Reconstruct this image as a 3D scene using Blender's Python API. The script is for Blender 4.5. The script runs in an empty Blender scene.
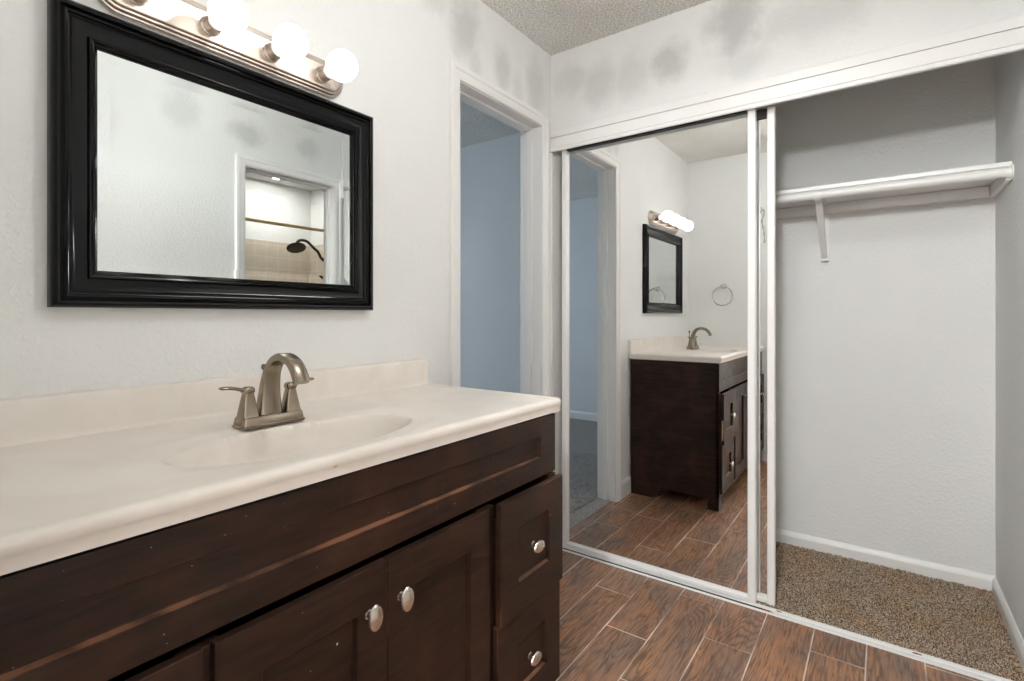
import bpy, bmesh, math, random
from mathutils import Vector, Matrix

random.seed(7)
SC = bpy.context.scene
COL = SC.collection
PI = math.pi

# ------------------------------------------------------------------ camera, world, exposure
YAW = math.radians(35.858)
cam_data = bpy.data.cameras.new('camera')
cam_data.sensor_width = 36.0
cam_data.lens = 18.007
cam_data.shift_y = -(340.5 - 315.8) / 1024.0
cam_data.clip_start = 0.02
cam = bpy.data.objects.new('camera', cam_data)
COL.objects.link(cam)
cam.location = (-2.216, -1.358, 1.17)
cam.rotation_euler = (PI / 2, 0, YAW - PI / 2)
SC.camera = cam

world = bpy.data.worlds.new('sky')
SC.world = world
world.use_nodes = True
wn = world.node_tree.nodes['Background']
wn.inputs['Color'].default_value = (0.70, 0.85, 1.0, 1)
wn.inputs['Strength'].default_value = 4.5

SC.view_settings.view_transform = 'Standard'
SC.view_settings.look = 'None'
SC.view_settings.gamma = 1.0
SC.view_settings.use_curve_mapping = False
SC.view_settings.exposure = 0.0
SC.cycles.max_bounces = 14
SC.cycles.diffuse_bounces = 7
SC.cycles.glossy_bounces = 8
SC.cycles.sample_clamp_indirect = 6.0
SC.cycles.caustics_reflective = True
SC.cycles.blur_glossy = 0.5
SC.cycles.use_denoising = True

BULB_EMIT = 2.1          # vanity bulbs
HALL_FILL_EMIT = 410.0          # added fill globe, out of view in the entry behind the camera
SHOWER_WATTS = 7.5       # recessed lamp over the tub
ROOM_FILL_EMIT = 68.0          # added fill globe, out of view in the bathroom

# ------------------------------------------------------------------ main dimensions (metres)
CEIL = 2.485
LEFT = -2.175             # inner face of the left wall
RIGHT = -1.745            # inner face of the right wall
BACK = 0.73               # back wall of the closet
WT = 0.12                 # wall thickness
DOOR_A = (-0.69, -0.095, 2.10)     # bedroom doorway in the vanity wall (x0, x1, head)
DOOR_B = (-0.668, -0.058, 2.065)   # shower doorway in the right wall
DOOR_C = (-1.68, -0.93, 2.05)      # entry in the left wall (y0, y1, head)
MIR_X = 0.040             # glass of the front closet door


# ------------------------------------------------------------------ material helpers
class NT:
    def __init__(self, name):
        self.m = bpy.data.materials.new(name)
        self.m.use_nodes = True
        self.t = self.m.node_tree
        self.b = self.t.nodes['Principled BSDF']

    def n(self, kind, **kw):
        nd = self.t.nodes.new(kind)
        for k, v in kw.items():
            setattr(nd, k, v)
        return nd

    def l(self, a, b):
        self.t.links.new(a, b)

    def put(self, sock, v):
        if hasattr(v, 'is_output'):
            self.l(v, sock)
        else:
            sock.default_value = v

    def math(self, op, a, b=0.0, c=0.0, clamp=False):
        nd = self.n('ShaderNodeMath', operation=op, use_clamp=clamp)
        self.put(nd.inputs[0], a)
        self.put(nd.inputs[1], b)
        self.put(nd.inputs[2], c)
        return nd.outputs[0]

    def coord(self):
        return self.n('ShaderNodeTexCoord').outputs['Object']

    def mapping(self, vec, scale=(1, 1, 1), loc=(0, 0, 0)):
        nd = self.n('ShaderNodeMapping')
        self.l(vec, nd.inputs['Vector'])
        nd.inputs['Scale'].default_value = scale
        nd.inputs['Location'].default_value = loc
        return nd.outputs[0]

    def noise(self, vec, scale, detail=3.0, rough=0.55, dist=0.0):
        nd = self.n('ShaderNodeTexNoise')
        self.l(vec, nd.inputs['Vector'])
        nd.inputs['Scale'].default_value = scale
        nd.inputs['Detail'].default_value = detail
        nd.inputs['Roughness'].default_value = rough
        nd.inputs['Distortion'].default_value = dist
        return nd.outputs['Fac'], nd.outputs['Color']

    def ramp(self, fac, stops, interp='LINEAR'):
        nd = self.n('ShaderNodeValToRGB')
        self.l(fac, nd.inputs['Fac'])
        cr = nd.color_ramp
        cr.interpolation = interp
        while len(cr.elements) < len(stops):
            cr.elements.new(0.5)
        for e, (p, c) in zip(cr.elements, stops):
            e.position = p
            e.color = c if len(c) == 4 else (*c, 1)
        return nd.outputs['Color']

    def mix(self, fac, a, b, blend='MIX'):
        nd = self.n('ShaderNodeMix', data_type='RGBA', blend_type=blend)
        self.put(nd.inputs[0], fac)
        for s, v in ((nd.inputs[6], a), (nd.inputs[7], b)):
            if hasattr(v, 'is_output'):
                self.l(v, s)
            else:
                s.default_value = v if len(v) == 4 else (*v, 1)
        return nd.outputs[2]

    def range(self, v, a, b, c=0.0, d=1.0, smooth=True):
        nd = self.n('ShaderNodeMapRange', interpolation_type='SMOOTHSTEP' if smooth else 'LINEAR')
        self.put(nd.inputs[0], v)
        for i, x in enumerate((a, b, c, d)):
            nd.inputs[i + 1].default_value = x
        return nd.outputs[0]

    def bump(self, h, strength, dist, normal=None):
        nd = self.n('ShaderNodeBump')
        self.l(h, nd.inputs['Height'])
        nd.inputs['Strength'].default_value = strength
        nd.inputs['Distance'].default_value = dist
        if normal:
            self.l(normal, nd.inputs['Normal'])
        return nd.outputs[0]

    def set(self, color=None, rough=None, metal=None, spec=None, coat=None, coat_rough=None):
        for key, v in (('Base Color', color), ('Roughness', rough), ('Metallic', metal),
                       ('Specular IOR Level', spec), ('Coat Weight', coat), ('Coat Roughness', coat_rough)):
            if v is None:
                continue
            s = self.b.inputs[key]
            if hasattr(v, 'is_output'):
                self.l(v, s)
            elif key == 'Base Color' and len(v) == 3:
                s.default_value = (*v, 1)
            else:
                s.default_value = v
        return self


def mat_plain(name, color, rough, metal=0.0, spec=0.5, coat=0.0, speck=0.0):
    k = NT(name)
    if speck:
        f, _ = k.noise(k.coord(), 55, 4)
        c = k.mix(k.range(f, 0.35, 0.7), tuple(x * (1 - speck) for x in color), color)
    else:
        c = color
    k.set(c, rough, metal, spec, coat, 0.08)
    return k.m


def mat_wall(name, color, patches=(), axes='xz', bump=0.42):
    """painted drywall with an orange-peel texture; patches are blotches of old touch-up paint"""
    k = NT(name)
    co = k.coord()
    f1, _ = k.noise(co, 70, 3, 0.6)
    f2, _ = k.noise(co, 210, 2, 0.5)
    f3, _ = k.noise(co, 2.2, 3, 0.5)
    base = k.mix(k.range(f3, 0.3, 0.75), tuple(c * 0.955 for c in color), color)
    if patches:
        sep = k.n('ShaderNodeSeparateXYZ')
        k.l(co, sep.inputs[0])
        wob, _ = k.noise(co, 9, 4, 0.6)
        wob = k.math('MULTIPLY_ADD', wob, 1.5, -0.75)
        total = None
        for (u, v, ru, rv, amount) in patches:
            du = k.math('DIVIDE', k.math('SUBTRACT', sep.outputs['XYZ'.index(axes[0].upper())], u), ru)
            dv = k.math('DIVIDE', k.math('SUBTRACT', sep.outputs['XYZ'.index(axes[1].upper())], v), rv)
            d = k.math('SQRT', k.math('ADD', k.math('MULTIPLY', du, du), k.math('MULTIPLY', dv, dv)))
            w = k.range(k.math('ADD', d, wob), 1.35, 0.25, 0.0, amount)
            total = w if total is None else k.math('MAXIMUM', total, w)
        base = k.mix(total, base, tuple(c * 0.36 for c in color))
    k.set(base, 0.62, 0, 0.35)
    h = k.math('ADD', k.range(f1, 0.42, 0.68), k.math('MULTIPLY', f2, 0.35))
    k.l(k.bump(h, bump, 0.0022), k.b.inputs['Normal'])
    return k.m


def mat_popcorn():
    k = NT('popcorn_ceiling')
    co = k.coord()
    v = k.n('ShaderNodeTexVoronoi')
    k.l(co, v.inputs['Vector'])
    v.inputs['Scale'].default_value = 95
    f, _ = k.noise(co, 130, 3, 0.7)
    g, _ = k.noise(co, 3, 3, 0.5)
    h = k.math('ADD', k.range(v.outputs['Distance'], 0.55, 0.05), f)
    c = k.mix(k.range(f, 0.38, 0.60), (0.62, 0.61, 0.58), (0.98, 0.975, 0.95))
    c = k.mix(k.range(g, 0.35, 0.7), k.mix(0.9, c, (0.92, 0.90, 0.87), 'MULTIPLY'), c)
    k.set(c, 0.9, 0, 0.2)
    k.l(k.bump(h, 0.9, 0.006), k.b.inputs['Normal'])
    return k.m


def mat_floor_tile():
    """wood-look porcelain planks laid along x, 0.61 x 0.16 m, with pale grout"""
    k = NT('wood_look_plank_tile')
    co = k.coord()
    sep = k.n('ShaderNodeSeparateXYZ')
    k.l(co, sep.inputs[0])
    X, Y = sep.outputs[0], sep.outputs[1]
    P, L = 0.1605, 0.61
    v = k.math('DIVIDE', k.math('ADD', Y, 0.19), -P)          # row coordinate, grows to -y
    row = k.math('FLOOR', v)
    fv = k.math('FRACT', v)
    off = k.math('MULTIPLY_ADD', row, -0.235, 0.235 - 0.20)
    u = k.math('DIVIDE', k.math('SUBTRACT', X, off), L)
    colm = k.math('FLOOR', u)
    fu = k.math('FRACT', u)
    dv = k.math('MULTIPLY', k.math('MINIMUM', fv, k.math('SUBTRACT', 1.0, fv)), P)
    du = k.math('MULTIPLY', k.math('MINIMUM', fu, k.math('SUBTRACT', 1.0, fu)), L)
    d = k.math('MINIMUM', dv, du)
    wob, _ = k.noise(co, 45, 2)
    d = k.math('ADD', d, k.math('MULTIPLY_ADD', wob, 0.0012, -0.0006))
    grout = k.range(d, 0.0028, 0.0014)
    ids = k.n('ShaderNodeCombineXYZ')
    k.l(row, ids.inputs[0])
    k.l(colm, ids.inputs[1])
    wnz = k.n('ShaderNodeTexWhiteNoise', noise_dimensions='3D')
    k.l(ids.outputs[0], wnz.inputs['Vector'])
    rnd, rcol = wnz.outputs['Value'], wnz.outputs['Color']
    shift = k.n('ShaderNodeVectorMath', operation='MULTIPLY_ADD')
    k.l(rcol, shift.inputs[0])
    shift.inputs[1].default_value = (7.0, 5.0, 3.0)
    k.l(co, shift.inputs[2])
    pc = shift.outputs[0]
    # cathedral grain: rings of a stretched, distorted field
    g0, _ = k.noise(k.mapping(pc, (1.5, 8.5, 1)), 1.0, 2.0, 0.40, 0.25)
    rings = k.math('FRACT', k.math('MULTIPLY_ADD', k.noise(k.mapping(pc, (9, 60, 1)), 1.0, 3, 0.6)[0], 0.55, k.math('MULTIPLY', g0, 24.0)))
    rings = k.math('ABSOLUTE', k.math('MULTIPLY_ADD', rings, 2.0, -1.0))
    fine, _ = k.noise(k.mapping(pc, (11, 130, 1)), 1.0, 3, 0.6)
    blotch, _ = k.noise(k.mapping(pc, (5, 11, 1)), 1.0, 4, 0.6)
    tone = k.ramp(rnd, [(0.0, (0.200, 0.100, 0.055)), (0.3, (0.270, 0.125, 0.062)), (0.55, (0.225, 0.135, 0.085)),
                        (0.8, (0.310, 0.135, 0.060)), (1.0, (0.185, 0.104, 0.064))])
    c = k.mix(k.range(blotch, 0.35, 0.72), tone, (0.190, 0.122, 0.090))
    c = k.mix(k.range(blotch, 0.60, 0.30, 0.0, 0.55), c, (0.390, 0.182, 0.088))
    c = k.mix(k.math('MULTIPLY', k.range(rings, 0.35, 1.0, 0.0, 0.72), k.range(k.noise(k.mapping(pc, (3, 6, 1)), 1.3, 2)[0], 0.36, 0.62, 0.12, 1.0)), c, (0.052, 0.025, 0.016))
    c = k.mix(k.range(fine, 0.44, 0.66, 0.0, 0.7), c, (0.060, 0.031, 0.021))
    gdirt, _ = k.noise(co, 3.1, 3)
    gcol = k.mix(k.range(gdirt, 0.38, 0.6), (0.22, 0.17, 0.14), (0.66, 0.56, 0.48))
    c = k.mix(grout, c, gcol)
    c = k.mix(1.0, c, (1.12, 1.12, 1.10), 'MULTIPLY')
    k.set(c, k.range(fine, 0.3, 0.7, 0.28, 0.42), 0, 0.5)
    h = k.math('SUBTRACT', k.math('MULTIPLY', rings, -0.25), k.math('MULTIPLY', grout, 1.2))
    k.l(k.bump(h, 0.35, 0.0012), k.b.inputs['Normal'])
    return k.m


def mat_espresso(name, worn=0):
    k = NT(name)
    co = k.coord()
    g, _ = k.noise(k.mapping(co, (7, 7, 70)), 1.0, 4, 0.6, 0.3)
    b, _ = k.noise(co, 6.5, 4, 0.6)
    s, _ = k.noise(co, 150, 1, 0.4)
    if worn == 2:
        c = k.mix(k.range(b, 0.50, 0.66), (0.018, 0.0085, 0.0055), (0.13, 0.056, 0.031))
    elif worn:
        c = k.mix(k.range(b, 0.38, 0.62), (0.034, 0.015, 0.009), (0.20, 0.086, 0.047))  # recess ledge: wear plus light from above painted into the brown
    else:
        c = k.mix(k.range(g, 0.3, 0.72), (0.0115, 0.0060, 0.0043), (0.031, 0.0148, 0.0088))
        c = k.mix(k.range(b, 0.45, 0.75, 0.0, 0.7), c, (0.055, 0.0225, 0.0125))
        c = k.mix(k.range(s, 0.80, 0.83), c, (0.30, 0.22, 0.17))
    k.set(c, k.range(b, 0.3, 0.7, 0.34, 0.50), 0, 0.22)
    k.l(k.bump(g, 0.08, 0.001), k.b.inputs['Normal'])
    return k.m


def mat_carpet(name, dark, light, warm):
    k = NT(name)
    co = k.coord()
    v = k.n('ShaderNodeTexVoronoi')
    k.l(co, v.inputs['Vector'])
    v.inputs['Scale'].default_value = 430
    f, _ = k.noise(co, 210, 3, 0.7)
    b, _ = k.noise(co, 6, 3, 0.55)
    w = k.n('ShaderNodeSeparateColor')
    k.l(v.outputs['Color'], w.inputs[0])
    c = k.mix(k.range(w.outputs[0], 0.2, 0.85), dark, light)
    c = k.mix(k.range(f, 0.55, 0.75, 0, 0.7), c, dark)
    c = k.mix(k.range(b, 0.42, 0.62, 0.1, 0.6), c, k.mix(0.8, c, warm, 'MULTIPLY'))
    k.set(c, 1.0, 0, 0.1)
    k.l(k.bump(k.math('ADD', f, v.outputs['Distance']), 0.8, 0.004), k.b.inputs['Normal'])
    return k.m


def mat_counter():
    k = NT('cultured_marble')
    co = k.coord()
    b, _ = k.noise(co, 5, 4, 0.6, 1.0)
    c = k.mix(k.range(b, 0.35, 0.7), (0.73, 0.675, 0.615), (0.785, 0.735, 0.68))
    # one small rusty stain on the front lip
    sep = k.n('ShaderNodeSeparateXYZ')
    k.l(co, sep.inputs[0])
    du = k.math('DIVIDE', k.math('ADD', sep.outputs[0], 1.673), 0.006)
    dz = k.math('DIVIDE', k.math('SUBTRACT', sep.outputs[2], 0.9075), 0.0035)
    d = k.math('SQRT', k.math('ADD', k.math('MULTIPLY', du, du), k.math('MULTIPLY', dz, dz)))
    front = k.range(sep.outputs[1], -0.573, -0.578)
    st = k.math('MULTIPLY', k.range(d, 1.25, 0.3, 0, 0.5), front)
    c = k.mix(st, c, (0.42, 0.20, 0.07))
    k.set(c, 0.36, 0, 0.4)
    return k.m


def mat_brushed(name, color, rough, stretch=(4, 4, 300)):
    k = NT(name)
    f, _ = k.noise(k.mapping(k.coord(), stretch), 1.0, 3, 0.6)
    b, _ = k.noise(k.coord(), 60, 3, 0.6)
    c = k.mix(k.range(f, 0.3, 0.7), tuple(x * 0.86 for x in color), color)
    k.set(c, k.range(b, 0.3, 0.7, rough * 0.85, rough * 1.2), 1.0, 0.5)
    return k.m


def mat_shower_tile():
    k = NT('tan_wall_tile')
    co = k.coord()
    sep = k.n('ShaderNodeSeparateXYZ')
    k.l(co, sep.inputs[0])
    S = 0.108
    ds = []
    for s in (k.math('ADD', sep.outputs[0], sep.outputs[1]), sep.outputs[2]):
        f = k.math('FRACT', k.math('DIVIDE', k.math('ADD', s, 0.02), S))
        ds.append(k.math('MINIMUM', f, k.math('SUBTRACT', 1.0, f)))
    g = k.range(k.math('MINIMUM', ds[0], ds[1]), 0.030, 0.012)
    b, _ = k.noise(co, 12, 3)
    c = k.mix(k.range(b, 0.3, 0.7), (0.60, 0.52, 0.42), (0.66, 0.58, 0.48))
    c = k.mix(g, c, (0.76, 0.70, 0.61))
    k.set(c, 0.25, 0, 0.5)
    k.l(k.bump(k.math('SUBTRACT', 1.0, g), 0.3, 0.002), k.b.inputs['Normal'])
    return k.m


def mat_emit(name, color, strength):
    k = NT(name)
    k.set((0.9, 0.9, 0.88), 0.3)
    k.b.inputs['Emission Color'].default_value = (*color, 1)
    k.b.inputs['Emission Strength'].default_value = strength
    return k.m


WHITE = (0.797, 0.80, 0.79)
M = {}
M['wall'] = mat_wall('wall_paint', WHITE)
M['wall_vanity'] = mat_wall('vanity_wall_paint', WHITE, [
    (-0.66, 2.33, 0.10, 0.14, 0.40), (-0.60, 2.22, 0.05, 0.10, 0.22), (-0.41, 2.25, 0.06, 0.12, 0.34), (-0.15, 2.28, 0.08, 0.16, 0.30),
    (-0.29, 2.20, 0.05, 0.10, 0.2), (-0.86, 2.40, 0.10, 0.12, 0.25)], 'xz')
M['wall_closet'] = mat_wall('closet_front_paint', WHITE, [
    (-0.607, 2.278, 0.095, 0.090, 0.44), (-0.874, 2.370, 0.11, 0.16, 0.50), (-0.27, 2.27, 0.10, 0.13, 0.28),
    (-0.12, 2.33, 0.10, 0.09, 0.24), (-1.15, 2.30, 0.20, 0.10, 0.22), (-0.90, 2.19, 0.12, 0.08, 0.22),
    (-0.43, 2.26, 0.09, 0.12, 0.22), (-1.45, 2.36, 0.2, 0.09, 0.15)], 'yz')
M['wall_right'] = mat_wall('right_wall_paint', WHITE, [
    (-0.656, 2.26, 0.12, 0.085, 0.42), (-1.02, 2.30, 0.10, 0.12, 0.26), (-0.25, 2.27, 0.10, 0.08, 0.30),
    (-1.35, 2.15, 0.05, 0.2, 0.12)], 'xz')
M['wall_bedroom'] = mat_wall('bedroom_paint', (0.74, 0.75, 0.76))
M['ceiling'] = mat_popcorn()
M['trim'] = mat_plain('white_trim_paint', (0.80, 0.79, 0.775), 0.32, spec=0.5)
M['tile'] = mat_floor_tile()
M['carpet'] = mat_carpet('closet_carpet_pile', (0.075, 0.052, 0.033), (0.72, 0.585, 0.455), (1.0, 0.80, 0.60))
M['carpet_bed'] = mat_carpet('bedroom_carpet_pile', (0.18, 0.172, 0.165), (0.56, 0.54, 0.515), (0.95, 0.9, 0.85))
M['wood'] = mat_espresso('espresso_wood')
M['worn'] = mat_espresso('espresso_wood_worn_lit_ledge', 1)
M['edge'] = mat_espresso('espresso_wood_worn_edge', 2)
M['raw'] = mat_plain('raw_particle_board', (0.50, 0.36, 0.20), 0.8, speck=0.3)
M['counter'] = mat_counter()
M['nickel'] = mat_plain('faucet_nickel', (0.275, 0.228, 0.178), 0.27, 1.0)
M['knob'] = mat_plain('knob_nickel', (0.80, 0.76, 0.70), 0.24, 1.0)
M['fixture'] = mat_plain('fixture_nickel', (0.60, 0.53, 0.475), 0.33, 1.0)
M['chrome'] = mat_plain('chrome', (0.62, 0.62, 0.62), 0.12, 1.0)
M['black'] = mat_plain('black_lacquer', (0.0025, 0.0026, 0.0032), 0.07, spec=0.19, speck=0.15)
M['mirror'] = mat_plain('mirror_silver', (0.75, 0.785, 0.775), 0.0, 1.0)
M['closet_mirror'] = mat_plain('closet_mirror_silver', (0.92, 0.925, 0.92), 0.0, 1.0)
M['smear'] = mat_plain('desilvered_mark', (0.30, 0.30, 0.31), 0.6, 0.0)
M['bronze'] = mat_plain('door_gap_shade', (0.016, 0.012, 0.009), 0.45, 0.5)  # near black, painted as shade above and below the sliding doors
M['rust'] = mat_plain('rust', (0.36, 0.13, 0.035), 0.85, speck=0.5)
M['bulb'] = mat_emit('lit_bulb_glass', (1.0, 0.965, 0.91), BULB_EMIT)
M['rod'] = mat_plain('brass_rod', (0.78, 0.62, 0.36), 0.42, 1.0)
M['bronze_metal'] = mat_plain('oil_rubbed_bronze', (0.085, 0.070, 0.055), 0.3, 1.0)
M['shower_tile'] = mat_shower_tile()
M['lamp'] = mat_emit('lit_lamp_lens', (1.0, 0.97, 0.92), 8.0)
M['fill_hall'] = mat_emit('entry_fill_globe', (0.98, 0.99, 0.98), HALL_FILL_EMIT)
M['fill_room'] = mat_emit('bathroom_fill_globe', (0.98, 0.99, 0.98), ROOM_FILL_EMIT)


# ------------------------------------------------------------------ mesh helpers
def obj(name, bm, mat, parent=None, smooth=False, bevel=0.0, segs=2, angle=35):
    me = bpy.data.meshes.new(name)
    bmesh.ops.recalc_face_normals(bm, faces=bm.faces[:])
    if smooth:
        for f in bm.faces:
            f.smooth = True
        for e in bm.edges:
            if len(e.link_faces) == 2 and e.calc_face_angle(0) > math.radians(angle):
                e.smooth = False
    bm.to_mesh(me)
    bm.free()
    for m in (mat if isinstance(mat, (list, tuple)) else [mat]):
        me.materials.append(m)
    o = bpy.data.objects.new(name, me)
    COL.objects.link(o)
    if parent is not None:
        o.parent = parent
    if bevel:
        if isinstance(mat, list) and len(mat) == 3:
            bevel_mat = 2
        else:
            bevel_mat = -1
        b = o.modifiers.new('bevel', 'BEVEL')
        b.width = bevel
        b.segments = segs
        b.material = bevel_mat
        b.limit_method = 'ANGLE'
        b.angle_limit = math.radians(40)
    return o


def thing(name, label, cat, loc=(0, 0, 0), group=None):
    """an Empty that parents a thing's parts; every part is modelled in world coordinates (identity transform)"""
    o = bpy.data.objects.new(name, None)
    COL.objects.link(o)
    o.empty_display_size = 0.05
    return tag(o, label, cat, group)


def tag(o, label, cat, group=None):
    o['label'] = label
    o['category'] = cat
    if group:
        o['group'] = group
    return o


def struct(o, label=None):
    o['kind'] = 'structure'
    if label:
        o['label'] = label
    return o


def part_label(o, label):
    o['label'] = label
    return o


def box(bm, x0, x1, y0, y1, z0, z1):
    xs, ys, zs = sorted((x0, x1)), sorted((y0, y1)), sorted((z0, z1))
    v = [bm.verts.new((x, y, z)) for x in xs for y in ys for z in zs]
    for f in ((0, 1, 3, 2), (4, 6, 7, 5), (0, 4, 5, 1), (2, 3, 7, 6), (0, 2, 6, 4), (1, 5, 7, 3)):
        bm.faces.new([v[i] for i in f])
    return v


def boxes(*bs):
    bm = bmesh.new()
    for b in bs:
        box(bm, *b)
    return bm


def loft(bm, rings, cap0=True, cap1=True, closed=True):
    vs = [[bm.verts.new(p) for p in r] for r in rings]
    n = len(vs[0])
    for a, b in zip(vs, vs[1:]):
        for i in range(n if closed else n - 1):
            j = (i + 1) % n
            bm.faces.new((a[i], a[j], b[j], b[i]))
    if cap0:
        bm.faces.new(vs[0][::-1])
    if cap1:
        bm.faces.new(vs[-1])
    return vs


def lathe(bm, prof, origin, axis, n=32):
    """prof: (distance along axis, radius)"""
    a = Vector(axis).normalized()
    t = Vector((0, 0, 1)) if abs(a.z) < 0.9 else Vector((1, 0, 0))
    e1 = a.cross(t).normalized()
    e2 = a.cross(e1).normalized()
    o = Vector(origin)
    rings = []
    for h, r in prof:
        r = max(r, 1e-4)
        rings.append([o + a * h + (e1 * math.cos(2 * PI * i / n) + e2 * math.sin(2 * PI * i / n)) * r for i in range(n)])
    loft(bm, rings)


def tube(bm, pts, radii, n=14, cap=True):
    pts = [Vector(p) for p in pts]
    if not hasattr(radii, '__len__'):
        radii = [radii] * len(pts)
    rings = []
    ref = None
    for i, p in enumerate(pts):
        d = (pts[min(i + 1, len(pts) - 1)] - pts[max(i - 1, 0)]).normalized()
        if ref is None:
            ref = d.orthogonal().normalized()
        ref = (ref - d * ref.dot(d)).normalized()
        e2 = d.cross(ref)
        rings.append([p + (ref * math.cos(2 * PI * k / n) + e2 * math.sin(2 * PI * k / n)) * radii[i] for k in range(n)])
    loft(bm, rings, cap, cap)


def spline(ctrl, per=8):
    """Catmull-Rom through tuples of any length"""
    out = []
    c = [ctrl[0]] + list(ctrl) + [ctrl[-1]]
    for i in range(1, len(c) - 2):
        for s in range(per):
            t = s / per
            out.append(tuple(0.5 * (2 * b + (cc - a) * t + (2 * a - 5 * b + 4 * cc - d) * t * t + (3 * b - a - 3 * cc + d) * t ** 3)
                             for a, b, cc, d in zip(c[i - 1], c[i], c[i + 1], c[i + 2])))
    out.append(tuple(ctrl[-1]))
    return out


def rect_sweep(bm, axis_map, u0, u1, v0, v1, prof):
    """mitred picture-frame moulding: prof = (inset, height)"""
    rings = []
    for ins, h in prof:
        r = [(u0 + ins, v0 + ins), (u1 - ins, v0 + ins), (u1 - ins, v1 - ins), (u0 + ins, v1 - ins)]
        rings.append([axis_map(u, v, h) for u, v in r])
    loft(bm, rings, False, False)


def wall_x(name, y0, y1, x0, x1, z0, z1, holes, mat):
    """a wall running along x (thickness y0..y1) with rectangular openings (x0,x1,z0,z1)"""
    bm = bmesh.new()
    xs = sorted({x0, x1, *[h[0] for h in holes], *[h[1] for h in holes]})
    zs = sorted({z0, z1, *[h[2] for h in holes], *[h[3] for h in holes]})
    for a, b in zip(xs, xs[1:]):
        run = []
        for c, d in zip(zs, zs[1:]):
            if any(a >= h[0] - 1e-6 and b <= h[1] + 1e-6 and c >= h[2] - 1e-6 and d <= h[3] + 1e-6 for h in holes):
                continue
            if run and abs(run[-1][1] - c) < 1e-6:
                run[-1][1] = d
            else:
                run.append([c, d])
        for c, d in run:
            box(bm, a, b, y0, y1, c, d)
    return struct(obj(name, bm, mat))


def wall_y(name, x0, x1, y0, y1, z0, z1, holes, mat):
    o = wall_x(name, 0, 1, y0, y1, z0, z1, holes, mat)
    for v in o.data.vertices:
        x, y, z = v.co
        v.co = (x0 + (x1 - x0) * y, x, z)
    o.data.flip_normals()
    return o


# ------------------------------------------------------------------ room shell
HALL_X = -4.3
struct(obj('floor', boxes((HALL_X, 0.0, -2.75, 0.03, -0.06, 0.0), (HALL_X, 0.9, -3.4, RIGHT - 0.001, -0.0601, -0.0005)), M['tile']))
struct(obj('ceiling', boxes((HALL_X, 0.95, -3.4, 3.6, CEIL, CEIL + 0.08)), M['ceiling']))

wall_x('wall_back', 0.0, WT, HALL_X, BACK + 0.1, 0.0, CEIL, [(DOOR_A[0] - 0.015, DOOR_A[1] + 0.015, 0.0, DOOR_A[2] + 0.015)], M['wall_vanity'])
wall_y('wall_front', 0.0, 0.10, RIGHT, 0.0, 2.03, CEIL, [], M['wall_closet'])
wall_x('wall_right', RIGHT - WT, RIGHT, LEFT - 0.1, BACK + 0.1, 0.0, CEIL, [(DOOR_B[0] - 0.015, DOOR_B[1] + 0.015, 0.0, DOOR_B[2] + 0.015)], M['wall_right'])
wall_y('wall_left', LEFT - 0.1, LEFT, RIGHT, 0.0, 0.0, CEIL, [(DOOR_C[0] - 0.015, DOOR_C[1] + 0.015, 0.0, DOOR_C[2] + 0.015)], M['wall'])
wall_y('wall_closet', BACK, BACK + 0.1, RIGHT, 0.0, 0.0, CEIL, [], M['wall'])

# bedroom beyond the vanity wall
BX0, BX1, BY1 = -2.85, 0.80, 3.40
WIN = (-2.1, -0.3, 0.75, 2.15)
wall_y('wall_bedroom_right', BX1, BX1 + 0.1, WT, BY1, 0.0, CEIL, [], M['wall_bedroom'])
wall_y('wall_bedroom_left', BX0 - 0.1, BX0, WT, BY1, 0.0, CEIL, [], M['wall_bedroom'])
wall_x('wall_bedroom_far', BY1, BY1 + 0.1, BX0 - 0.1, BX1 + 0.1, 0.0, CEIL, [WIN], M['wall_bedroom'])
# entry behind the camera
wall_y('wall_entry_far', HALL_X - 0.1, HALL_X, -2.75, 0.0, 0.0, CEIL, [], M['wall'])
wall_x('wall_entry_side', -2.85, -2.75, HALL_X, LEFT - 0.1, 0.0, CEIL, [], M['wall'])
wall_y('wall_entry_return', LEFT - 0.1, LEFT, -2.85, RIGHT - WT, 0.0, CEIL, [], M['wall'])
# shower room
SX0, SX1, SY = -1.55, 0.69, -3.19
wall_x('wall_shower_back', SY - 0.1, SY, SX0 - 0.1, SX1 + 0.1, 0.0, 2.42, [], M['wall'])
wall_y('wall_shower_right', SX1, SX1 + 0.1, SY, RIGHT - WT, 0.0, 2.42, [], M['wall'])
wall_y('wall_shower_left', SX0 - 0.1, SX0, SY, RIGHT - WT, 0.0, 2.42, [], M['wall'])
struct(obj('ceiling_shower', boxes((SX0 - 0.1, SX1 + 0.1, SY - 0.1, RIGHT - WT, 2.39, 2.44)), M['wall']))
tl = boxes((SX0, SX1, SY, SY + 0.01, 0.0, 1.85), (SX1 - 0.01, SX1, SY + 0.01, -2.44, 0.0, 1.85))
struct(obj('trim_1', tl, M['shower_tile']), 'tan square tile lining the shower walls')

# window of the bedroom
wf = bmesh.new()
rect_sweep(wf, lambda u, v, h: (u, BY1 - h, v), WIN[0] - 0.05, WIN[1] + 0.05, WIN[2] - 0.05, WIN[3] + 0.05,
           [(0, 0), (0, 0.015), (0.05, 0.015), (0.05, -0.10)])
xm = (WIN[0] + WIN[1]) / 2
box(wf, xm - 0.02, xm + 0.02, BY1 + 0.04, BY1 + 0.07, WIN[2], WIN[3])
struct(obj('window_1', wf, M['trim']))
portal = bpy.data.lights.new('window_daylight', 'AREA')
portal.shape = 'RECTANGLE'
portal.size = WIN[1] - WIN[0]
portal.size_y = WIN[3] - WIN[2]
portal.cycles.is_portal = True
po = bpy.data.objects.new('window_daylight', portal)
COL.objects.link(po)
po.location = (xm, BY1 + 0.09, (WIN[2] + WIN[3]) / 2)
po.rotation_euler = (-PI / 2, 0, 0)


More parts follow.
